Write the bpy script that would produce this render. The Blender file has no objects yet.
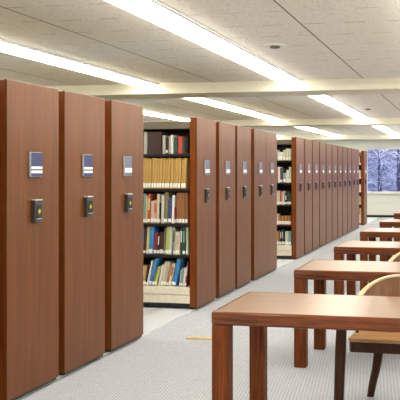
import bpy, bmesh, math, random
from mathutils import Vector, Matrix
random.seed(7)
COL = bpy.context.scene.collection
R = math.radians

# ------------------------------------------------------------------ camera numbers
F = 793.0; PX, PY = 305.0, 172.0; VPX = 470.0
TH = math.atan((VPX - PX) / F); CT, ST = math.cos(TH), math.sin(TH)
CAMZ = 1.52
def zc_at(px, X): return F * X / (CT * (px - VPX))           # depth of a point of the vertical plane X seen at column px
def y_of(zc, X): return (zc + X * ST) / CT
def y_on(px, py, z):
    '''Y of the point of the level plane z seen at px, py'''
    zc = F * (z - CAMZ) / (PY - py); xc = (px - PX)/F*zc
    return xc*ST + zc*CT
def y_at(px, X): return y_of(zc_at(px, X), X)

# ------------------------------------------------------------------ helpers
def bm_box(bm, x0, x1, y0, y1, z0, z1):
    vs = [bm.verts.new(p) for p in ((x0,y0,z0),(x1,y0,z0),(x1,y1,z0),(x0,y1,z0),(x0,y0,z1),(x1,y0,z1),(x1,y1,z1),(x0,y1,z1))]
    fs = []
    for f in ((0,3,2,1),(4,5,6,7),(0,1,5,4),(1,2,6,5),(2,3,7,6),(3,0,4,7)):
        fs.append(bm.faces.new([vs[i] for i in f]))
    return vs
def bevel_all(bm, w, seg=2):
    bmesh.ops.bevel(bm, geom=bm.edges[:], offset=w, segments=seg, profile=0.6, affect='EDGES', clamp_overlap=True)
def prism(bm, pts, z0, z1):
    """closed outline in XY pushed up from z0 to z1"""
    a = [bm.verts.new((x, y, z0)) for x, y in pts]; b = [bm.verts.new((x, y, z1)) for x, y in pts]
    bm.faces.new(list(reversed(a))); bm.faces.new(b)
    n = len(pts)
    for i in range(n): bm.faces.new((a[i], a[(i+1)%n], b[(i+1)%n], b[i]))
def prism_x(bm, pts, y0, y1):
    '''closed outline in XZ pushed along Y'''
    a = [bm.verts.new((x, y0, z)) for x, z in pts]; b = [bm.verts.new((x, y1, z)) for x, z in pts]
    bm.faces.new(a); bm.faces.new(list(reversed(b)))
    n = len(pts)
    for i in range(n): bm.faces.new((a[i], a[(i+1)%n], b[(i+1)%n], b[i]))
def sweep(bm, path, w, h, side=None):
    """rectangular bar along a 3D path; w across (horizontal), h up; w and h may be per-point lists"""
    rings = []
    n = len(path)
    for i, p in enumerate(path):
        p = Vector(p)
        t = (Vector(path[min(i+1,n-1)]) - Vector(path[max(i-1,0)])).normalized()
        up = Vector((0,0,1)) if abs(t.z) < .8 else Vector((0,1,0))
        s = t.cross(up).normalized(); u = s.cross(t).normalized()
        ww = (w[i] if isinstance(w, list) else w)/2; hh = (h[i] if isinstance(h, list) else h)/2
        c = 0.35
        ring = []
        for a, b in ((-1,-c),(-1,c),(-c,1),(c,1),(1,c),(1,-c),(c,-1),(-c,-1)):
            k = a if abs(a) == 1 else a*1.8; m = b if abs(b) == 1 else b*1.8
            ring.append(bm.verts.new(p + s*ww*k + u*hh*m))
        rings.append(ring)
    for i in range(n-1):
        for j in range(8):
            bm.faces.new((rings[i][j], rings[i][(j+1)%8], rings[i+1][(j+1)%8], rings[i+1][j]))
    bm.faces.new(list(reversed(rings[0]))); bm.faces.new(rings[-1])
def lathe(bm, prof, n=20, cx=0, cy=0):
    rings = []
    for r, z in prof:
        rings.append([bm.verts.new((cx + r*math.cos(2*math.pi*i/n), cy + r*math.sin(2*math.pi*i/n), z)) for i in range(n)])
    for a, b in zip(rings[:-1], rings[1:]):
        for i in range(n): bm.faces.new((a[i], a[(i+1)%n], b[(i+1)%n], b[i]))
    bm.faces.new(list(reversed(rings[0]))); bm.faces.new(rings[-1])
def mesh_of(name, bm, mat, smooth=False):
    bmesh.ops.recalc_face_normals(bm, faces=bm.faces[:])
    me = bpy.data.meshes.new(name); bm.to_mesh(me); bm.free()
    me.materials.append(mat)
    if smooth:
        for p in me.polygons: p.use_smooth = True
    return me
def obj(name, bm, mat, parent=None, loc=(0,0,0), smooth=False):
    o = bpy.data.objects.new(name, mesh_of(name, bm, mat, smooth)); COL.objects.link(o)
    o.location = loc
    if parent: o.parent = parent
    return o
def box(name, b, mat, parent=None, bev=0, loc=(0,0,0)):
    bm = bmesh.new(); bm_box(bm, *b)
    if bev: bevel_all(bm, bev)
    return obj(name, bm, mat, parent, loc)
def tag(o, label, cat, group=None, kind=None):
    o['label'] = label; o['category'] = cat
    if group: o['group'] = group
    if kind: o['kind'] = kind
    return o
def empty(name, loc, label, cat, group=None, rz=0):
    o = bpy.data.objects.new(name, None); COL.objects.link(o)
    o.location = loc; o.rotation_euler = (0,0,rz); o.empty_display_size = .1
    return tag(o, label, cat, group)
def struct(name, bm, mat, label, parent=None):
    o = obj(name, bm, mat, parent)
    if not parent: tag(o, label, name.split('_')[0], kind='structure')
    return o
def copy_tree(o, parent=None):
    c = o.copy(); COL.objects.link(c)
    if parent: c.parent = parent
    for ch in list(o.children): copy_tree(ch, c)
    return c
ORD = ['first','second','third','fourth','fifth','sixth','seventh','eighth','ninth','tenth','eleventh','twelfth','thirteenth','fourteenth',
       'fifteenth','sixteenth','seventeenth','eighteenth','nineteenth','twentieth','twenty-first','twenty-second','twenty-third','twenty-fourth','twenty-fifth','twenty-sixth','twenty-seventh','twenty-eighth']

# ------------------------------------------------------------------ materials
def newmat(name):
    m = bpy.data.materials.new(name); m.use_nodes = True
    nt = m.node_tree; b = nt.nodes['Principled BSDF']
    return m, nt, b
def plain(name, col, rough=.5, spec=.5, metal=0, coat=0, var=.06, scale=30, bump=0):
    """base colour with slight uneven noise of the material itself"""
    m, nt, b = newmat(name)
    tc = nt.nodes.new('ShaderNodeTexCoord'); n = nt.nodes.new('ShaderNodeTexNoise'); n.inputs['Scale'].default_value = scale
    r = nt.nodes.new('ShaderNodeValToRGB')
    r.color_ramp.elements[0].position = .3; r.color_ramp.elements[1].position = .7
    r.color_ramp.elements[0].color = [c*(1-var) for c in col] + [1]; r.color_ramp.elements[1].color = [min(1,c*(1+var)) for c in col] + [1]
    nt.links.new(tc.outputs['Object'], n.inputs['Vector']); nt.links.new(n.outputs['Fac'], r.inputs[0]); nt.links.new(r.outputs[0], b.inputs['Base Color'])
    b.inputs['Roughness'].default_value = rough; b.inputs['Specular IOR Level'].default_value = spec
    b.inputs['Metallic'].default_value = metal; b.inputs['Coat Weight'].default_value = coat
    if bump:
        bp = nt.nodes.new('ShaderNodeBump'); bp.inputs['Strength'].default_value = bump; bp.inputs['Distance'].default_value = .005
        nt.links.new(n.outputs['Fac'], bp.inputs['Height']); nt.links.new(bp.outputs[0], b.inputs['Normal'])
    return m
def wood(name, dark, light, stretch, rough=.4, coat=0, scale=1.0, lo=.35, hi=.68, coat_rough=.15, spec=.5):
    # spec: how strong the varnish reflects
    m, nt, b = newmat(name)
    tc = nt.nodes.new('ShaderNodeTexCoord'); mp = nt.nodes.new('ShaderNodeMapping'); mp.inputs['Scale'].default_value = [s*scale for s in stretch]
    n = nt.nodes.new('ShaderNodeTexNoise'); n.inputs['Scale'].default_value = 1.0; n.inputs['Detail'].default_value = 6; n.inputs['Roughness'].default_value = .6
    n.inputs['Distortion'].default_value = .6
    r = nt.nodes.new('ShaderNodeValToRGB'); r.color_ramp.elements[0].position = lo; r.color_ramp.elements[1].position = hi
    r.color_ramp.elements[0].color = list(dark)+[1]; r.color_ramp.elements[1].color = list(light)+[1]
    nt.links.new(tc.outputs['Object'], mp.inputs[0]); nt.links.new(mp.outputs[0], n.inputs['Vector']); nt.links.new(n.outputs['Fac'], r.inputs[0])
    nt.links.new(r.outputs[0], b.inputs['Base Color'])
    b.inputs['Specular IOR Level'].default_value = spec
    b.inputs['Roughness'].default_value = rough; b.inputs['Coat Weight'].default_value = coat; b.inputs['Coat Roughness'].default_value = coat_rough
    return m
M = {}
M['panel'] = wood('mahogany_laminate', (.108,.034,.0075), (.150,.050,.0105), (18,18,.9), rough=.45, coat=.2, coat_rough=.2, spec=.22)
M['panel_edge'] = wood('mahogany_edge', (.145,.032,.004), (.22,.053,.008), (20,20,1.2), rough=.4, spec=.2)
M['oak_red'] = wood('stained_oak', (.03,.007,.0015), (.19,.046,.008), (3,40,60), rough=.32, coat=.35, coat_rough=.12, spec=.2, lo=.3, hi=.62)
M['oak_red_leg'] = wood('stained_oak_upright', (.055,.012,.002), (.165,.042,.008), (70,70,4), rough=.5, coat=0, spec=.15, lo=.3, hi=.65)
M['top'] = wood('walnut_laminate', (.17,.075,.022), (.25,.118,.04), (1.2,18,18), rough=.28, coat=.3, spec=.4, coat_rough=.2)
M['chair_dark'] = wood('dark_walnut', (.035,.012,.004), (.07,.024,.008), (30,30,3), rough=.45, spec=.2)
M['chair_seat'] = wood('honey_oak', (.36,.17,.05), (.62,.36,.14), (4,30,30), rough=.3, coat=.4)
M['chair_rail'] = wood('pale_honey_oak', (.52,.37,.21), (.70,.55,.35), (14,14,14), rough=.3, coat=.4)
M['chair_shell'] = wood('brown_oak', (.13,.055,.02), (.24,.11,.04), (24,24,3), rough=.4)
M['cream'] = plain('cream_steel', (.78,.71,.58), .45)
M['shelf_dark'] = plain('dark_bronze_steel', (.016,.013,.009), .5, .3)
M['canopy'] = plain('olive_bronze_steel', (.14,.115,.075), .5)
M['black'] = plain('black_rubber', (.012,.012,.012), .6)
M['beam'] = plain('cream_paint', (.83,.795,.66), .8, .2, var=.02, scale=3)
M['wall'] = plain('pale_wall_paint', (.62,.63,.58), .8, .2, var=.03, scale=3)
M['convector'] = plain('pale_grey_steel', (.60,.61,.56), .5, var=.02)
M['frame'] = plain('window_aluminium', (.66,.68,.68), .45)
M['slate'] = plain('slate_blue_card', (.055,.062,.15), .6, .2, var=.08)
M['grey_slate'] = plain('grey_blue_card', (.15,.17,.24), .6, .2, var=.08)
M['white'] = plain('white_card', (.85,.85,.83), .5, var=.02)
M['silver'] = plain('brushed_silver', (.62,.62,.62), .3, metal=.6)
M['rim'] = plain('grey_metal_rim', (.30,.30,.32), .4)
M['charcoal'] = plain('charcoal_plastic', (.03,.028,.024), .4)
M['screen'] = plain('black_screen', (.008,.008,.008), .2)
M['brass'] = plain('brass', (.55,.40,.20), .5, metal=.2)
M['deck'] = plain('pale_grey_deck', (.54,.565,.60), .55, var=.03, scale=8)
M['deck_trim'] = plain('grey_edge_strip', (.34,.34,.34), .6)
M['pages'] = plain('paper_block', (.72,.66,.52), .8)
M['sticker'] = plain('paper_sticker', (.92,.91,.86), .6, var=.03)
M['snow_twig'] = plain('frosted_twig', (.60,.61,.72), .8, var=.55, scale=3)
M['trunk'] = plain('dark_bark', (.10,.095,.16), .9, var=.3)

def emis(name, col, s):
    m, nt, b = newmat(name)
    b.inputs['Base Color'].default_value = (.8,.8,.8,1)
    b.inputs['Emission Color'].default_value = list(col)+[1]; b.inputs['Emission Strength'].default_value = s
    return m
M['tube'] = emis('lit_fluorescent_lens', (1,.945,.81), 9.0)
def symbol():
    m, nt, b = newmat('lit_display_symbol'); b.inputs['Base Color'].default_value = (.26,.22,.03,1)
    b.inputs['Emission Color'].default_value = (.9,.72,.04,1); b.inputs['Emission Strength'].default_value = .16; b.inputs['Specular IOR Level'].default_value = .1
    return m
M['symbol'] = symbol()


def mat_glass():
    m, nt, b = newmat('tinted_window_glass')
    out = nt.nodes['Material Output']; nt.nodes.remove(b)
    t = nt.nodes.new('ShaderNodeBsdfTransparent'); t.inputs[0].default_value = (.80,.84,.97,1)
    g = nt.nodes.new('ShaderNodeBsdfGlossy'); g.inputs['Roughness'].default_value = .03
    fr = nt.nodes.new('ShaderNodeFresnel'); fr.inputs[0].default_value = 1.45
    mx = nt.nodes.new('ShaderNodeMixShader')
    nt.links.new(fr.outputs[0], mx.inputs[0]); nt.links.new(t.outputs[0], mx.inputs[1]); nt.links.new(g.outputs[0], mx.inputs[2]); nt.links.new(mx.outputs[0], out.inputs[0])
    return m
M['glass'] = mat_glass()

def math_node(nt, op, a, b=None, c=None):
    n = nt.nodes.new('ShaderNodeMath'); n.operation = op
    for i, v in enumerate((a, b, c)):
        if v is None: continue
        if isinstance(v, (int, float)): n.inputs[i].default_value = v
        else: nt.links.new(v, n.inputs[i])
    return n.outputs[0]
LINE_X, LINE_P = -3.415, 2.04      # long runner joints of the ceiling
def mat_ceiling():
    m, nt, b = newmat('acoustic_tile')
    tc = nt.nodes.new('ShaderNodeTexCoord'); sp = nt.nodes.new('ShaderNodeSeparateXYZ'); nt.links.new(tc.outputs['Object'], sp.inputs[0])
    X, Y = sp.outputs[0], sp.outputs[1]
    # long runner lines
    u = math_node(nt, 'FRACT', math_node(nt, 'DIVIDE', math_node(nt, 'SUBTRACT', X, LINE_X - LINE_P*20 - .008), LINE_P))
    runner = math_node(nt, 'LESS_THAN', u, .016/LINE_P)
    # staggered cross joints
    rows = math_node(nt, 'DIVIDE', math_node(nt, 'ADD', Y, 40.0), .54)
    ridx = math_node(nt, 'FLOOR', rows); rf = math_node(nt, 'FRACT', rows)
    inrow = math_node(nt, 'LESS_THAN', rf, .024)
    sh = math_node(nt, 'MULTIPLY', math_node(nt, 'MODULO', ridx, 2.0), .5)
    c = math_node(nt, 'FRACT', math_node(nt, 'ADD', math_node(nt, 'DIVIDE', math_node(nt, 'ADD', X, 40.0), .345), sh))
    seg = math_node(nt, 'LESS_THAN', c, .52)
    wv = nt.nodes.new('ShaderNodeTexNoise'); wv.inputs['Scale'].default_value = 2.3; nt.links.new(tc.outputs['Object'], wv.inputs['Vector'])
    cross = math_node(nt, 'MULTIPLY', math_node(nt, 'MULTIPLY', inrow, seg), math_node(nt, 'MULTIPLY', wv.outputs['Fac'], 1.1))
    line = math_node(nt, 'MINIMUM', math_node(nt, 'MAXIMUM', math_node(nt, 'MULTIPLY', runner, .8), cross), 1.0)
    n = nt.nodes.new('ShaderNodeTexNoise'); n.inputs['Scale'].default_value = 42; n.inputs['Detail'].default_value = 3
    nt.links.new(tc.outputs['Object'], n.inputs['Vector'])
    r = nt.nodes.new('ShaderNodeValToRGB'); e = r.color_ramp.elements
    e[0].position = .30; e[0].color = (.68,.65,.58,1); e[1].position = .44; e[1].color = (.90,.875,.80,1)
    nt.links.new(n.outputs['Fac'], r.inputs[0])
    mx = nt.nodes.new('ShaderNodeMixRGB'); mx.inputs[2].default_value = (.12,.10,.08,1)
    nt.links.new(line, mx.inputs[0]); nt.links.new(r.outputs[0], mx.inputs[1]); nt.links.new(mx.outputs[0], b.inputs['Base Color'])
    b.inputs['Roughness'].default_value = .9; b.inputs['Specular IOR Level'].default_value = .1
    return m
M['ceiling'] = mat_ceiling()
def mat_carpet():
    m, nt, b = newmat('woven_loop_carpet')
    tc = nt.nodes.new('ShaderNodeTexCoord'); mp = nt.nodes.new('ShaderNodeMapping'); mp.inputs['Rotation'].default_value = (0,0,R(38)); mp.inputs['Scale'].default_value=(1,1,1)
    nt.links.new(tc.outputs['Object'], mp.inputs[0])
    ck = nt.nodes.new('ShaderNodeTexBrick'); ck.inputs['Scale'].default_value = 26; ck.inputs['Mortar Size'].default_value = .07
    ck.inputs['Color1'].default_value = (.505,.53,.575,1); ck.inputs['Color2'].default_value = (.555,.58,.625,1); ck.inputs['Mortar'].default_value = (.25,.26,.28,1)
    ck.inputs['Brick Width'].default_value = .9; ck.inputs['Row Height'].default_value = .45
    nt.links.new(mp.outputs[0], ck.inputs['Vector'])
    n = nt.nodes.new('ShaderNodeTexNoise'); n.inputs['Scale'].default_value = 160; nt.links.new(tc.outputs['Object'], n.inputs['Vector'])
    mx = nt.nodes.new('ShaderNodeMixRGB'); mx.blend_type = 'MULTIPLY'; mx.inputs[0].default_value = .5
    rr = nt.nodes.new('ShaderNodeValToRGB'); rr.color_ramp.elements[0].position=.3; rr.color_ramp.elements[0].color=(.62,.62,.62,1); rr.color_ramp.elements[1].position=.65
    nt.links.new(n.outputs['Fac'], rr.inputs[0]); nt.links.new(ck.outputs[0], mx.inputs[1]); nt.links.new(rr.outputs[0], mx.inputs[2])
    nt.links.new(mx.outputs[0], b.inputs['Base Color'])
    b.inputs['Roughness'].default_value = .95; b.inputs['Specular IOR Level'].default_value = .1
    bp = nt.nodes.new('ShaderNodeBump'); bp.inputs['Strength'].default_value = .4; bp.inputs['Distance'].default_value = .004
    nt.links.new(ck.outputs['Fac'], bp.inputs['Height']); bp.invert = True; nt.links.new(bp.outputs[0], b.inputs['Normal'])
    return m
M['carpet'] = mat_carpet()
def mat_hill():
    m, nt, b = newmat('snowy_wooded_slope')
    tc = nt.nodes.new('ShaderNodeTexCoord'); n = nt.nodes.new('ShaderNodeTexNoise'); n.inputs['Scale'].default_value = 1.6; n.inputs['Detail'].default_value = 8; n.inputs['Roughness'].default_value = .75
    nt.links.new(tc.outputs['Object'], n.inputs['Vector'])
    r = nt.nodes.new('ShaderNodeValToRGB'); e = r.color_ramp.elements
    e[0].position = .42; e[0].color = (.04,.044,.09,1); e[1].position = .66; e[1].color = (.36,.365,.50,1)
    nt.links.new(n.outputs['Fac'], r.inputs[0]); nt.links.new(r.outputs[0], b.inputs['Base Color']); b.inputs['Roughness'].default_value = .95
    return m
M['hill'] = mat_hill()

# ------------------------------------------------------------------ room shell
XL, XR, YB, YW, HC = -9.4, 7.0, -4.0, 26.6, 2.75
BEAMS = [3.3, y_on(250,81.3,HC), y_on(365,118,HC), y_on(385,134.3,HC)]; BEAM_H = .145; BEAM_D = .68
bm = bmesh.new(); bm_box(bm, XL-.2, XR+.2, YB-.2, YW+.2, -.2, 0); struct('floor', bm, M['carpet'], 'pale grey woven loop carpet floor')
bm = bmesh.new(); bm_box(bm, XL-.2, XR+.2, YB-.2, YW+.2, HC, HC+.2); struct('ceiling', bm, M['ceiling'], 'cream acoustic tile ceiling with dark joints')
bm = bmesh.new(); bm_box(bm, XL-.2, XL, YB, YW, 0, HC); struct('wall_left', bm, M['wall'], 'pale wall behind the shelving')
bm = bmesh.new(); bm_box(bm, XL-.2, XR+.2, YB-.2, YB, 0, HC); struct('wall_front', bm, M['wall'], 'pale wall behind the viewpoint')
for i, y in enumerate(BEAMS):
    bm = bmesh.new(); bm_box(bm, XL, XR, y, y+BEAM_D, HC-BEAM_H, HC+.01); bevel_all(bm, .006, 1)
    struct('trim_%d' % (i+1), bm, M['beam'], 'cream dropped ceiling beam')
# end wall: opening for a window band
WX0, WZ0, WZ1 = -3.42, .835, 2.31
bm = bmesh.new()
bm_box(bm, XL-.2, XR+.2, YW, YW+.2, 0, WZ0); bm_box(bm, XL-.2, XR+.2, YW, YW+.2, WZ1, HC); bm_box(bm, XL-.2, WX0, YW, YW+.2, WZ0, WZ1)
bm_box(bm, 5.2, XR+.2, YW, YW+.2, WZ0, WZ1)
struct('wall_back', bm, M['wall'], 'pale end wall with a window band')
bm = bmesh.new(); bm_box(bm, XL, XR, YW-.015, YW, 0, .075); struct('baseboard_back', bm, M['black'], 'black baseboard along end wall')
def window(name, axis, a0, a1, at, label):
    """window in the wall plane 'at'; axis x: spans X, axis y: spans Y"""
    def B(bm, u0, u1, v0, v1, z0, z1):
        if axis == 'x': bm_box(bm, u0, u1, at+v0, at+v1, z0, z1)
        else: bm_box(bm, at+v0, at+v1, u0, u1, z0, z1)
    root = bpy.data.objects.new(name, None); COL.objects.link(root); tag(root, label, 'window', kind='structure')
    bm = bmesh.new(); w = .03
    B(bm, a0, a0+w, .02, .14, WZ0, WZ1); B(bm, a1-w, a1, .02, .14, WZ0, WZ1); B(bm, a0+w, a1-w, .02, .14, WZ0, WZ0+w); B(bm, a0+w, a1-w, .02, .14, WZ1-w, WZ1)
    obj('window_frame', bm, M['frame'], root)
    bm = bmesh.new(); B(bm, a0+w, a1-w, .08, .088, WZ0+w, WZ1-w); obj('pane', bm, M['glass'], root)
    return root
nx = 5; dx = (5.2 - WX0)/nx
for i in range(nx):
    window('window_%d' % (i+1), 'x', WX0 + i*dx, WX0 + (i+1)*dx, YW, 'end wall window pane with frosted blue trees outside' if i == 0 else 'end wall window, number %d from the shelving side' % (i+1))
bm = bmesh.new(); bm_box(bm, WX0-.05, 5.25, YW-.16, YW, WZ0-.05, WZ0); bevel_all(bm, .006, 1)
struct('trim_5', bm, M['convector'], 'pale window sill along end wall')
# convector cover under the sill
bm = bmesh.new(); bm_box(bm, WX0-.05, 5.25, YW-.10, YW-.001, .08, .46); bm_box(bm, WX0-.05, 5.25, YW-.085, YW-.001, .468, WZ0-.05)
struct('trim_6', bm, M['convector'], 'pale steel convector cover under the end window')
# right wall with window band
bm = bmesh.new()
y0, y1 = -2.0, 25.0
bm_box(bm, XR, XR+.2, YB, YW, 0, WZ0); bm_box(bm, XR, XR+.2, YB, YW, WZ1, HC); bm_box(bm, XR, XR+.2, YB, y0, WZ0, WZ1); bm_box(bm, XR, XR+.2, y1, YW, WZ0, WZ1)
struct('wall_right', bm, M['wall'], 'pale side wall with a long window band')
ny = 9; dy = (y1-y0)/ny
for i in range(ny): window('window_%d' % (nx+1+i), 'y', y0+i*dy, y0+(i+1)*dy, XR, 'side wall window, number %d along the wall' % (i+1))

# raised deck carrying the shelving, with rails and aluminium nosing
XP = -2.92                                     # plane of the end panels
bm = bmesh.new(); bm_box(bm, -7.2, XP-.04, 2.5, YW-.5, .0005, .014)
struct('trim_7', bm, M['deck'], 'pale grey raised deck under the sliding shelving')
bm = bmesh.new()
for rx in (-3.35, -4.4, -5.5, -6.5): bm_box(bm, rx-.02, rx+.02, 2.6, YW-.6, .0142, .0165)
struct('trim_8', bm, M['silver'], 'steel floor rails the shelving slides on')

# ------------------------------------------------------------------ ceiling lights
ROWS = [(-8.47,'over the far left wall side'), (-6.43,'over the backs of the shelving'), (-4.39,'over the middle of the shelving'), (-2.35,'over the aisle in front of the shelving'),
        (-.31,'over the reading tables'), (1.73,'right of the reading tables'), (3.77,'along the window side'), (5.81,'beside the side windows')]
SPANS = [(-3.7, 3.3,'behind the first beam'), (BEAMS[0]+BEAM_D, BEAMS[1],'before the nearest beam'), (BEAMS[1]+BEAM_D, BEAMS[2],'between first and second beams'), (BEAMS[2]+BEAM_D, BEAMS[3],'between second and last beams')]
LM = {}
for (a, b, sn) in SPANS:
    for (x, rn) in ROWS:
        key = round(b-a, 3); L = b-a
        g = empty('ceiling_light', (x, a, HC), 'fluorescent strip light %s, %s' % (rn, sn), 'ceiling light', 'fluorescent ceiling strips')
        if key not in LM:
            bm = bmesh.new()
            bm_box(bm, -.138, -.120, 0, L, -.02, -.0005); bm_box(bm, .120, .138, 0, L, -.02, -.0005); bm_box(bm, -.165, -.145, 0, L, -.010, -.0005); bm_box(bm, .145, .165, 0, L, -.010, -.0005)
            bm_box(bm, -.120, .120, 0.002, .02, -.05, -.0005); bm_box(bm, -.120, .120, L-.02, L-.002, -.05, -.0005)
            m1 = mesh_of('light_frame', bm, M['white'])
            bm = bmesh.new(); prism_x(bm, [(-.117,-.002),(-.113,-.045),(-.10,-.052),(.10,-.052),(.113,-.045),(.117,-.002)], .022, L-.022); m2 = mesh_of('diffuser', bm, M['tube'])
            LM[key] = (m1, m2)
        for nm, me in zip(('frame','diffuser'), LM[key]):
            o = bpy.data.objects.new(nm, me); COL.objects.link(o); o.parent = g
# round ceiling fittings
def detector(px, py, label):
    zc = F*(HC-CAMZ)/(PY-py); X = (px-VPX)*zc*CT/F
    g = empty('smoke_detector', (X, y_of(zc, X), HC), label, 'smoke detector', 'round ceiling fittings')
    bm = bmesh.new(); lathe(bm, [(.105,-.0005),(.105,-.012),(.092,-.018),(.05,-.018)]); obj('base_plate', bm, M['white'], g)
    bm = bmesh.new(); lathe(bm, [(.05,-.0182),(.05,-.028),(.04,-.036),(.02,-.038)]); obj('sensor_head', bm, M['canopy'], g)
detector(275, 44.5, 'round white ceiling fitting in the nearest ceiling bay')
detector(368, 108, 'small round ceiling fitting past the nearest beam')
detector(392.5, 130.3, 'tiny round ceiling fitting past the second beam')

# ------------------------------------------------------------------ sliding shelving units
PW, PT, PZ0, PZ1 = .657, .085, .038, 2.12
LEN = 3.72
SHELF_Z = [.255, .605, .95, 1.335, 1.72]
def make_unit():
    """local origin: near front corner of the end panel on the floor; panel face at x=0, unit runs to -x, depth to +y"""
    u = bpy.data.objects.new('shelving_unit', None); COL.objects.link(u)
    bm = bmesh.new(); bm_box(bm, -.022, 0, 0, PW, PZ0, PZ1); bevel_all(bm, .004)
    obj('end_panel', bm, M['panel'], u)
    bm = bmesh.new(); bm_box(bm, -PT, -.022, .004, PW-.004, PZ0, PZ1-.004); bevel_all(bm, .003, 1)
    obj('panel_core', bm, M['panel_edge'], u)
    bm = bmesh.new(); bm_box(bm, -LEN, -PT, .03, PW-.03, .035, .075); obj('wheel_base', bm, M['black'], u)
    bm = bmesh.new(); bm_box(bm, -PT+.01, -.012, .01, PW-.01, .018, PZ0-.0005); obj('gap_shade_strip', bm, M['black'], u)  # black strip added to paint the shade in the gap under the panel
    bm = bmesh.new(); bm_box(bm, -LEN, -PT-.001, .012, PW-.012, .075, .165); bevel_all(bm, .004, 1)
    obj('carriage', bm, M['cream'], u)
    bm = bmesh.new()
    bm_box(bm, -LEN, -PT-.002, .008, PW-.008, .17, SHELF_Z[0]); bevel_all(bm, .008, 2)
    obj('base_shelf', bm, M['cream'], u)
    for z in SHELF_Z[1:]:
        bm = bmesh.new(); bm_box(bm, -LEN, -PT-.002, .015, PW-.015, z-.03, z); bevel_all(bm, .004, 1)
        obj('shelf', bm, M['shelf_dark'], u)
    bm = bmesh.new(); bm_box(bm, -LEN, -PT-.002, .015, PW-.015, 1.995, 2.075); bevel_all(bm, .004, 1)
    obj('canopy', bm, M['canopy'], u)
    bm = bmesh.new(); bm_box(bm, -LEN, -PT-.002, PW/2-.008, PW/2+.008, SHELF_Z[0]+.002, 1.99)
    obj('divider', bm, M['shelf_dark'], u)
    for k in range(5):
        x = -PT-.012 - k*(LEN-PT-.03)/4
        bm = bmesh.new(); bm_box(bm, x-.012, x+.010, PW/2-.045, PW/2+.045, SHELF_Z[0]+.002, 2.06); obj('upright', bm, M['shelf_dark'], u)
    return u
def fittings(u, style, yc=.32):
    # label holder: coloured card in a silver rimmed holder
    bm = bmesh.new(); bm_box(bm, .0005, .014, yc-.075, yc+.075, 1.485, 1.655); bevel_all(bm, .003, 1)
    h = obj('label_holder', bm, M['rim'], u)
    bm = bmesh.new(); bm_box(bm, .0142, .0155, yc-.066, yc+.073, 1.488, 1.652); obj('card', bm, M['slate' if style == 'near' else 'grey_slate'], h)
    strips = {'near':[(1.54,1.558),(1.512,1.53)], 'near_one':[(1.515,1.555)], 'mid':[(1.512,1.55)], 'far':[(1.512,1.55)]}[style]
    for a, b in strips:
        bm = bmesh.new(); bm_box(bm, .0157, .017, yc-.066, yc+.073, a, b); obj('paper_strip', bm, M['white'], h)
    # control box
    yl = yc+.005
    pr = .032 if style in ('near','near_one') else .020
    bm = bmesh.new()
    bm_box(bm, .0005, pr, yl-.048, yl+.048, 1.175, 1.325); bevel_all(bm, .006, 2)
    c = obj('control_box', bm, M['charcoal'], u)
    bm = bmesh.new(); bm_box(bm, .0005, pr+.003, yl-.046, yl+.046, 1.3255, 1.333); bevel_all(bm, .002, 1); obj('top_lip', bm, M['silver'], c)
    bm = bmesh.new(); bm_box(bm, pr+.0002, pr+.002, yl-.036, yl+.036, 1.205, 1.295); obj('screen', bm, M['screen'], c)
    if style in ('near','near_one'):
        bm = bmesh.new()
        for a, s in ((-1,0),(1,0)):        # two arrowheads and a centre bar
            pts = [(yl+a*.020, 1.25), (yl+a*.006, 1.264), (yl+a*.006, 1.236)]
            v0 = [bm.verts.new((.0342, y, z)) for y, z in pts]; v1 = [bm.verts.new((.0354, y, z)) for y, z in pts]
            bm.faces.new(v0); bm.faces.new(v1)
            for i in range(3): bm.faces.new((v0[i], v0[(i+1)%3], v1[(i+1)%3], v1[i]))
        bm_box(bm, .0342, .0354, yl-.004, yl+.004, 1.232, 1.268)
        obj('lit_symbol', bm, M['symbol'], c)
        bm = bmesh.new(); bm_box(bm, .0342, .0352, yl-.034, yl+.034, 1.198, 1.203); obj('trim_line', bm, M['silver'], c)
    else:
        bm = bmesh.new(); bm_box(bm, pr+.0022, pr+.007, yl-.012, yl+.012, 1.235, 1.27); bevel_all(bm, .003, 1); obj('button', bm, M['canopy'], c)
proto = make_unit()
P0 = y_at(64.5, XP); PITCH = .713
starts = []
near = [y_at(7.0, XP), y_at(64.8, XP), y_at(111.6, XP)]
mid = [y_at(x, XP) for x in (197, 219.2, 237.2, 254.2)]; mid.append(mid[-1]+PW+.004)
far = [y_at(296.3, XP)]
fp = (y_at(352, XP) - far[0])/9.0
far = [far[0] + i*fp for i in range(10)]; far.append(far[-1]+PW+.004)
lone = [y_at(364, XP)]
units = []
cnt = {'near':'three','middle':'five','far':'eleven'}
for gi, (block, ys) in enumerate((('outer', [y_at(-1.0, XP)-PW]), ('near', near), ('middle', mid), ('far', far), ('lone', lone))):
    for i, y in enumerate(ys):
        u = proto if not units else copy_tree(base_copy)
        if not units: base_copy = copy_tree(proto)
        u.location = (XP, y, 0)
        if block == 'lone': lab = 'last mahogany-faced sliding shelving unit, standing alone before the end window'
        elif block == 'outer': lab = 'added unseen sliding shelving unit beyond the left edge, shading the first panel edge'  # unit added out of view to shade the first near panel's edge
        else: lab = 'tall mahogany-faced sliding shelving unit, %s from the camera in the %s block of %s' % (ORD[i], block, cnt[block])
        tag(u, lab, 'shelving unit', 'sliding shelving units along the aisle')
        units.append((u, block, i, y))
for ch in list(base_copy.children): bpy.data.objects.remove(ch)
bpy.data.objects.remove(base_copy)
for u, block, i, y in units:
    fittings(u, {'outer': 'near', 'near': 'near' if i < 2 else 'near_one', 'middle': 'mid', 'far': 'far', 'lone': 'far'}[block], (.33,.335,.295)[i] if block == 'near' else .31)

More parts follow.
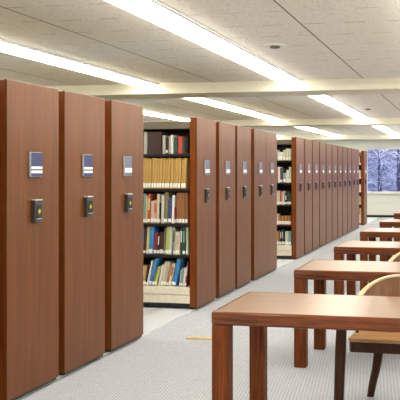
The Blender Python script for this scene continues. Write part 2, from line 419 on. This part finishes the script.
# ------------------------------------------------------------------ books
CLR = {'tan':(.52,.32,.095),'brown':(.30,.125,.045),'grey':(.42,.40,.35),'white':(.74,.72,.66),'dark brown':(.055,.03,.022),'black':(.018,.017,.016),
 'dark green':(.03,.075,.055),'red':(.50,.07,.05),'teal':(.17,.36,.33),'cream':(.68,.60,.42),'olive':(.21,.18,.10),'navy':(.05,.075,.20),'yellow':(.66,.55,.16),
 'blue':(.05,.24,.56),'dark red':(.24,.025,.03),'yellow-green':(.50,.55,.18),'pale green':(.52,.60,.42),'beige':(.62,.52,.37),'orange':(.52,.22,.07),'grey-blue':(.32,.38,.44),'pink':(.62,.34,.27),'dark grey':(.08,.08,.08)}
BM = {k: plain('cloth_' + k.replace(' ','_').replace('-','_'), v, .6, .3, var=.12, scale=60) for k, v in CLR.items()}
CUSE = set()
def book(X0, X1, yf, z, h, colour, lean, depth, sticker, stripe, label, group, size='book'):
    w = (X1-X0)*math.cos(R(lean)) - .0012
    root = empty('book', (X1, yf, z + .0008), label, 'book', group)
    root.rotation_euler = (0, R(lean), 0)
    t = min(.003, w*.16)
    bm = bmesh.new()
    bm_box(bm, -w, -w+t, .004, depth, 0, h); bm_box(bm, -t, 0, .004, depth, 0, h)
    # spine, slightly rounded
    n = 5; pts = []
    for k in range(n+1):
        a = k/n; pts.append((-w + w*a, .004 - .006*math.sin(math.pi*a)))
    pts += [(0, .008), (-w, .008)]
    prism(bm, pts, 0, h)
    obj('cover', bm, BM[colour], root)
    bm = bmesh.new(); bm_box(bm, -w+t+.0003, -t-.0003, .0085, depth-.006, .004, h-.005); obj('pages', bm, M['pages'], root)
    if sticker and w > .008:
        bm = bmesh.new(); a = -w*.93; b = -w*.07
        bm_box(bm, a, b, -.0035, -.0022, .012, .012+sticker); obj('spine_label', bm, M['sticker'], root)
    if stripe and w > .012:
        bm = bmesh.new(); bm_box(bm, -w*.75, -w*.25, -.0035, -.0022, h*.45, h*.85); obj('title_band', bm, BM[stripe], root)
    return root
def fill(unit_y, rows, px_front, bay, extra):
    yf0 = unit_y + .03
    zc = None
    def Xof(px):            # column -> X on the plane y = yf0
        k = (px-PX)/F       # xc = X CT + y ST ; zc = -X ST + y CT
        return (k*yf0*CT - yf0*ST)/(CT + k*ST)
    ZCm = lambda X: -X*ST + yf0*CT
    for ri, row in enumerate(rows):
        items = []
        z = SHELF_Z[4-ri]
        for (a, b, top, colour, st, stripe, lean) in row:
            X0, X1 = Xof(a), Xof(b); zt = CAMZ + (PY-top)*ZCm(X0)/F
            h = (zt - z)/max(.6, math.cos(R(lean)))
            items.append([X0, X1, h, colour, st, stripe, lean])
        # carry on to the left, behind the near panels
        x = items[0][0]; cols = extra[ri]
        pre = []
        for k in range(7):
            w = random.uniform(.022, .04); pre.append([x-w, x, items[0][2]*random.uniform(.9,1.03), cols[k % len(cols)], items[0][4], None, items[0][6]]); x -= w
        items = list(reversed(pre)) + items
        n = len(items)
        for k, (X0, X1, h, colour, st, stripe, lean) in enumerate(items):
            h = min(h, (.268,.343,.343,.308,.31)[ri])
            kind = 'volume' if (X1-X0) > .028 else 'book'
            pos = 'rightmost' if k == n-1 else '%s from right' % ORD[n-1-k]
            lab = '%s%s %s, %s on the %s shelf of the %s' % (colour, ' leaning' if lean > 6 else '', kind, pos, ['top','second','third','fourth','bottom'][ri], bay)
            book(X0+.0006, X1, yf0 + random.uniform(0,.012), z, h, colour, lean, random.uniform(.16,.2), st, stripe, lab, 'books on the %s shelf of the %s' % (['top','second','third','fourth','bottom'][ri], bay))
near_rows = [
 [(143.5,146.8,132,'grey',0,None,0),(147.5,161,132.2,'dark brown',0,None,0),(162,165.5,135.5,'grey',0,None,0),(165.7,168,138,'black',.03,None,0),(168,170.2,137,'grey',0,None,0),(170.3,173,135,'white',0,None,0),(174,177,138,'dark green',.0,None,0),(177.3,182,136.5,'red',0,None,0),(182.3,184.6,140,'dark green',0,None,0),(184.8,187.3,137,'black',0,None,0)],
 [(142.6+2.62*i + (0 if i<3 else .5 if i<10 else .9 if i<14 else 1.2), 142.6+2.62*(i+1)+(0 if i<3 else .5 if i<10 else .9 if i<14 else 1.2), 158 + (i*7%3)*.5, 'tan', .048, None, 2.2) for i in range(16)],
 [(142.5,145.3,194,'teal',.035,None,1),(145.3,147,196,'yellow',.03,None,1),(147,150,194,'red',.035,'beige',1),(150,153.5,201,'beige',.04,None,1),(153.5,156.2,200,'pink',.04,'red',1),(156.4,158.8,194,'beige',.04,None,1),(158.8,160.4,203,'black',.035,None,1),(160.5,163.2,195,'white',.0,None,1),(163.3,167.4,191.5,'olive',.04,None,2),(167.5,171,198,'navy',.04,None,2),(171,173.4,195.5,'white',.04,None,2),(174.2,175.7,207,'dark red',.035,None,0),(175.8,178.7,193,'brown',.04,None,0),(178.8,181.7,193,'brown',.04,None,0),(181.8,184.7,193,'brown',.04,None,0),(184.8,187.6,193,'brown',.04,None,0)],
 [(142.5,145.3,226,'dark brown',.03,None,3),(145.5,148.2,226,'yellow',.04,None,3),(148.4,152.6,225.5,'blue',.045,None,3),(152.8,156.4,233,'dark red',.035,None,3),(156.5,158.8,233,'black',.035,'white',3),(159,162.8,232.5,'dark brown',.045,None,3),(163,164.4,228,'olive',.03,None,3),(164.6,168,225.5,'yellow-green',.04,None,3),(168,171,225.3,'pale green',.04,None,3),(172.7,174.6,227,'grey',.03,'dark green',0),(174.7,179.4,232,'beige',.04,'grey',1),(179.8,182.2,226,'dark green',.0,'white',0),(182.3,185.2,226,'dark green',.035,'teal',0),(185.3,187.8,226,'pale green',.035,None,0)],
 [(142,144.2,266,'tan',.04,None,8),(144.2,146,265,'dark brown',.03,None,9),(146,147.9,261,'white',.03,None,12),(147.9,151,257.5,'blue',.04,None,15),(151,153.4,268,'olive',.035,None,15),(153.4,156.2,267,'yellow-green',.035,None,15),(157.2,159.8,265,'white',.0,None,12),(159.8,163,262,'beige',.04,None,12),(163,165.4,262,'grey',.04,None,12),(165.4,167.6,265,'orange',.03,None,12),(167.6,170.4,264,'beige',.04,'brown',12),(170.6,175,257.5,'blue',.035,None,13),(178.6,180.3,270,'grey',.03,None,5),(180.4,182.2,268,'teal',.03,None,5),(182.3,184.4,268,'white',.03,None,5),(184.5,186.0,262,'dark red',.03,'white',5)],
]
near_extra = [['dark brown','grey','black'],['tan'],['red','cream','navy'],['blue','olive','grey'],['beige','teal','dark red']]
fill(mid[0], near_rows, 189, 'near open bay', near_extra)
far_rows = [
 [(276.5,277.6,150,'grey',0,None,0),(277.7,282.5,152,'white',.06,None,0),(282.8,285.4,150,'pale green',.04,None,0),(285.6,288.4,148.5,'cream',.04,None,0),(288.6,291.2,149,'pale green',.05,None,0)],
 [(276.4,277.6,167,'red',0,None,0),(277.7,280,167,'white',.0,None,0),(280.1,282.6,168,'dark grey',.04,None,0),(283,286,173,'grey-blue',.05,None,0),(286.2,288.6,170,'white',.05,None,0),(288.7,291.2,167,'pale green',.05,None,0)],
 [(276.4,277.9,191,'cream',.045,None,0),(278,279.6,191,'pale green',.045,None,0),(279.7,281.2,191,'red',.045,None,0),(281.3,283,191.5,'pink',.045,None,0),(283.1,284.1,191,'white',.045,None,0),(284.6,286.8,194,'black',.04,'white',0),(287,289,192,'dark green',.045,None,0),(289.1,291,193,'dark green',.045,None,0)],
 [(276.4,278,214,'beige',.055,None,0)] + [(278.1+1.63*i,278.1+1.63*(i+1),216,'brown' if i%2 else 'orange',.055,None,0) for i in range(8)],
 [(276.4,278,232,'tan',.05,None,0),(278.1,279.7,231,'brown',.05,None,0),(279.9,281.4,230,'black',.05,'white',0),(281.5,283,229.5,'dark grey',.05,'white',0),(283.1,284.6,231,'black',.05,None,0),(284.9,288,231.5,'pale green',.05,None,0),(288.1,290.8,231.5,'teal',.05,None,0)],
]
fill(far[0], far_rows, 292, 'far open bay', [['grey','white'],['dark grey','cream'],['red','cream'],['brown','orange'],['tan','black']])
# a few spines in the last gap before the lone unit and in the slim gap of the middle block
for (yy, bay, cols) in ((lone[0], 'last open bay', [['dark brown','cream'],['cream','white'],['white','cream'],['cream','beige'],['cream','olive']]),
                        (mid[3], 'slim middle gap', [['cream','dark brown'],['beige','black'],['cream','dark red'],['olive','beige'],['tan','cream']])):
    for ri in range(5):
        x = XP - PT - .006
        for k in range(5):
            w = .036; c = cols[ri][k % 2]
            sn = ['top','second','third','fourth','bottom'][ri]
            book(x-w, x, yy+.022, SHELF_Z[4-ri], random.uniform(.21,.25), c, 0, .17, .04, None, '%s book, %s on the %s shelf of the %s' % (c, 'rightmost' if k == 0 else ORD[k]+' from right', sn, bay), 'books in the %s' % bay)
            x -= w + .001

# ------------------------------------------------------------------ reading tables
TH_, TW, TD = .76, 1.83, .745
def make_table():
    """origin at the front left corner on the floor"""
    t = bpy.data.objects.new('reading_table', None); COL.objects.link(t)
    bm = bmesh.new(); n = .014
    # oak edge band, four mitred rails as one frame
    o = [(0,0),(TW,0),(TW,TD),(0,TD)]; i = [(n,n),(TW-n,n),(TW-n,TD-n),(n,TD-n)]
    z0, z1 = TH_-.074, TH_
    vo0 = [bm.verts.new((x,y,z0)) for x,y in o]; vo1 = [bm.verts.new((x,y,z1)) for x,y in o]
    vi0 = [bm.verts.new((x,y,z0)) for x,y in i]; vi1 = [bm.verts.new((x,y,z1)) for x,y in i]
    for k in range(4):
        j = (k+1)%4
        bm.faces.new((vo0[k],vo0[j],vo1[j],vo1[k])); bm.faces.new((vi0[j],vi0[k],vi1[k],vi1[j]))
        bm.faces.new((vo1[k],vo1[j],vi1[j],vi1[k])); bm.faces.new((vo0[j],vo0[k],vi0[k],vi0[j]))
    ed = [e for e in bm.edges if all(v in vo1 or v in vo0 for v in e.verts)]
    bmesh.ops.bevel(bm, geom=ed, offset=.012, segments=3, profile=.5, affect='EDGES')
    obj('edge_band', bm, M['oak_red'], t)
    bm = bmesh.new(); bm_box(bm, n+.003, TW-n-.003, n+.003, TD-n-.003, TH_-.035, TH_-.001); obj('tabletop', bm, M['top'], t)
    L = .094
    for (x, y) in ((.003,.003),(TW-L-.003,.003),(.033,TD-L-.003),(TW-L-.033,TD-L-.003)):
        bm = bmesh.new(); bm_box(bm, x, x+L, y, y+L, 0, TH_-.0745); bevel_all(bm, .005, 2); obj('leg', bm, M['oak_red_leg'], t)
    return t
TXS = [-1.382,-1.343,-1.360,-1.380,-1.357,-1.375]
tzc = [4.32, 6.16, 8.07, 10.13, 12.13, 14.6]
tlab = ['nearest reddish oak reading table with brown laminate top, cut off at the right', 'second reddish oak reading table from the camera', 'third reddish oak reading table from the camera',
        'fourth reddish oak reading table from the camera', 'fifth reddish oak reading table from the camera, its top tinted by the window', 'farthest reddish oak reading table, nearest the end window']
tp = make_table(); tables = []
for i, z in enumerate(tzc):
    t = tp if i == 0 else copy_tree(tp)
    t.location = (TXS[i], y_of(z, TXS[i]), 0); tag(t, tlab[i], 'table', 'reading tables in a row'); tables.append(t)

# ------------------------------------------------------------------ chairs
def make_chair():
    """origin on the floor under the seat centre, facing -y"""
    c = bpy.data.objects.new('armchair', None); COL.objects.link(c)
    pts = [(-.285,-.17),(.285,-.17),(.30,-.14),(.29,.05)]
    for k in range(9):
        a = math.pi*k/8; pts.append((.28*math.cos(a), .08+.18*math.sin(a)))
    pts += [(-.29,.05),(-.30,-.14)]
    clean = []
    for p in pts:
        if not clean or (Vector(p)-Vector(clean[-1])).length > .012: clean.append(p)
    bm = bmesh.new(); prism(bm, clean, .468, .488); bmesh.ops.bevel(bm, geom=[e for e in bm.edges if abs(e.verts[0].co.z-e.verts[1].co.z)<1e-5], offset=.006, segments=2, affect='EDGES')
    obj('seat', bm, M['chair_seat'], c)
    bm = bmesh.new(); prism(bm, [(x*.97, y*.97) for x, y in clean], .405, .4675); obj('seat_rail', bm, M['chair_dark'], c)
    for sx in (-1, 1):     # front legs run up as arm posts
        bm = bmesh.new(); path = [(sx*.355,-.16,0),(sx*.350,-.16,.2),(sx*.342,-.155,.42),(sx*.338,-.15,.55),(sx*.338,-.145,.650)]
        sweep(bm, path, [.056,.06,.064,.06,.055], [.056,.06,.064,.06,.055]); obj('front_leg', bm, M['chair_dark'], c)
        bm = bmesh.new(); path = [(sx*.215,.33,0),(sx*.195,.285,.1),(sx*.165,.235,.22),(sx*.145,.205,.34),(sx*.14,.195,.404)]
        sweep(bm, path, [.046,.05,.055,.06,.06], [.046,.05,.055,.06,.06]); obj('rear_leg', bm, M['chair_dark'], c)
    def rail(a):           # a 0..1 from left arm end to right arm end: flared low arms rising to the crest
        if a < .2 or a > .8:
            f = a/.2 if a < .2 else (1-a)/.2; sx = -1 if a < .5 else 1
            return Vector((sx*(.335 - .06*f**.7), -.20 + f*.26, .664))
        t = (a-.2)/.6; p = math.pi*(1-t); q = math.sin(p)
        return Vector(((.275*math.cos(p)), .06+.25*q, .664 + .162*q**1.1))
    N = 56; path = [rail(k/N) for k in range(N+1)]
    bm = bmesh.new(); sweep(bm, path, .036, .016); obj('arm_rail', bm, M['chair_rail'], c)
    bm = bmesh.new(); rows = 6; K = 32; grid = []
    for side in (0, 1):    # curved back shell under the rail
        g = []
        for k in range(K+1):
            a = .25 + .5*k/K; top = rail(a); col = []
            inward = Vector((-top.x, -(top.y-.06), 0)).normalized()
            for r in range(rows+1):
                f = r/rows; z = .54 + (top.z-.0115-.54)*f
                p = Vector((top.x*(.9+.1*f), .06+(top.y-.06)*(.9+.1*f), z)) + inward*(.006 if side else -.006)
                col.append(bm.verts.new(p))
            g.append(col)
        grid.append(g)
    for g in grid:
        for k in range(K):
            for r in range(rows): bm.faces.new((g[k][r], g[k+1][r], g[k+1][r+1], g[k][r+1]))
    for k in range(K):
        for r in (0, rows): bm.faces.new((grid[0][k][r], grid[0][k+1][r], grid[1][k+1][r], grid[1][k][r]))
    for k in (0, K):
        for r in range(rows): bm.faces.new((grid[0][k][r], grid[0][k][r+1], grid[1][k][r+1], grid[1][k][r]))
    obj('backrest', bm, M['chair_shell'], c)
    for sx in (-1, 0, 1):  # posts between seat and shell
        bm = bmesh.new(); x = sx*.15; y0 = .235 if sx == 0 else .20; y1 = .280 if sx == 0 else .250
        sweep(bm, [(x,y0,.486),(x,(y0+y1)/2,.515),(x,y1,.55)], .028, .02); obj('back_post', bm, M['chair_dark'], c)
    for sx in (-1, 1):
        bm = bmesh.new(); sweep(bm, [(sx*.262,.03,.486),(sx*.282,.03,.57),(sx*.280,.03,.656)], .018, .018); obj('arm_spindle', bm, M['chair_dark'], c)
    return c
ch = make_chair()
def seat_chair(c, table, X, dy, rz, label):
    c.location = (X, table.location.y + TD + dy, 0); c.rotation_euler = (0,0,R(rz)); tag(c, label, 'chair', 'armchairs at the reading tables')
seat_chair(ch, tables[0], -.445, .16, 0, 'honey oak round-backed armchair with dark legs, tucked behind the nearest table')
c2 = copy_tree(ch); seat_chair(c2, tables[1], -.445, .16, 0, 'honey oak round-backed armchair tucked behind the second table')
c3 = copy_tree(ch); seat_chair(c3, tables[5], -1.03, .45, 0, 'round-backed armchair behind the farthest table, before the end window')

# ------------------------------------------------------------------ floor outlet plate
zc = F*CAMZ/(338.6-PY); X = (200-VPX)*zc*CT/F
g = empty('floor_outlet_cover', (X, y_of(zc, X), 0), 'flat brass outlet cover set in the carpet beside nearest table', 'outlet cover', rz=0)
bm = bmesh.new(); bm_box(bm, -.12, .12, -.05, .05, .0005, .008); bevel_all(bm, .003, 1); obj('plate', bm, M['brass'], g)
for sx in (-.055, .055):
    bm = bmesh.new(); lathe(bm, [(.032,.0082),(.032,.010),(.02,.0105)], 16, cx=sx); obj('outlet_cap', bm, M['brass'], g)

# ------------------------------------------------------------------ outside
bm = bmesh.new()
NX, NY = 30, 24
gv = [[None]*(NX+1) for _ in range(NY+1)]
for j in range(NY+1):
    for i in range(NX+1):
        x = -45 + 90*i/NX; y = YW+.6 + 60*j/NY
        d = max(0, y-YW-6); z = -.6 + d*.16 + .4*math.sin(x*.7+y*.3)*min(1,d/5)
        gv[j][i] = bm.verts.new((x, y, z))
for j in range(NY):
    for i in range(NX): bm.faces.new((gv[j][i], gv[j][i+1], gv[j+1][i+1], gv[j+1][i]))
struct('ground_outside', bm, M['hill'], 'snowy blue wooded slope outside the end window')
bm = bmesh.new(); bm_box(bm, XR+.4, XR+40, -20, YW+.4, -.9, -.6); struct('ground_beside', bm, M['deck'], 'pale ground outside the side windows')
def tree(name, x, y, h, seed, label):
    rnd = random.Random(seed); d = max(0, y-YW-6); z0 = -.75 + d*.16
    root = empty(name, (x, y, z0), label, 'tree', 'frosted trees outside the end window')
    tb = bmesh.new(); sweep(tb, [(0,0,0),(.03,0,h*.4),(-.03,0,h*.8)], [.22,.16,.05], [.22,.16,.05]); obj('trunk', tb, M['trunk'], root)
    fb = bmesh.new()
    for k in range(46):
        z = h*(.1+.85*rnd.random()); a = rnd.uniform(0, 2*math.pi); L = rnd.uniform(.5,1.3)*(1.1-.6*z/h)
        p0 = Vector((0,0,z)); p1 = p0 + Vector((math.cos(a)*L*.6, math.sin(a)*L*.6, L*.35)); p2 = p0 + Vector((math.cos(a)*L, math.sin(a)*L, L*.55))
        sweep(fb, [p0,p1,p2], [.035,.028,.012], [.035,.028,.012])
        for q in range(4):
            f = rnd.uniform(.35,1); b = p0.lerp(p2, f); dr = Vector((rnd.uniform(-1,1), rnd.uniform(-1,1), rnd.uniform(-.2,1)))*.38
            sweep(fb, [b, b+dr*.6, b+dr], [.022,.018,.008], [.022,.018,.008])
    obj('branches', fb, M['snow_twig'], root)
spots = [(-5.0,6.6,4.2),(-3.1,8.4,4.6),(-3.55,5.0,3.9),(-1.2,7.6,4.8),(-5.6,11.2,5),(-3.2,12.4,5)]
words = ['leftmost of the frosted trees close outside the end window','second frosted tree from left outside the end window','frosted tree closest to the end window glass','rightmost frosted tree outside the end window','frosted tree set back at left outside the end window','frosted tree farthest up the slope outside the end window']
for i, (x, dyy, h) in enumerate(spots): tree('frosted_tree', x, YW+dyy, h, 20+i, words[i])

# ------------------------------------------------------------------ world, camera
w = bpy.data.worlds.new('sky'); bpy.context.scene.world = w; w.use_nodes = True
bg = w.node_tree.nodes['Background']; bg.inputs[0].default_value = (.95,.96,1.0,1); bg.inputs[1].default_value = 1.3
cam = bpy.data.cameras.new('camera'); co = bpy.data.objects.new('camera', cam); COL.objects.link(co)
co.location = (0,0,CAMZ); co.rotation_euler = (R(90),0,TH)
cam.sensor_width = 36; cam.lens = F/400*36; cam.shift_x = -(PX-200)/400; cam.shift_y = -(200-PY)/400; cam.clip_start = .05; cam.clip_end = 300
sc = bpy.context.scene; sc.camera = co
sc.view_settings.view_transform = 'Standard'; sc.view_settings.look = 'None'; sc.view_settings.gamma = 1; sc.view_settings.use_curve_mapping = False
sc.view_settings.exposure = 0.85
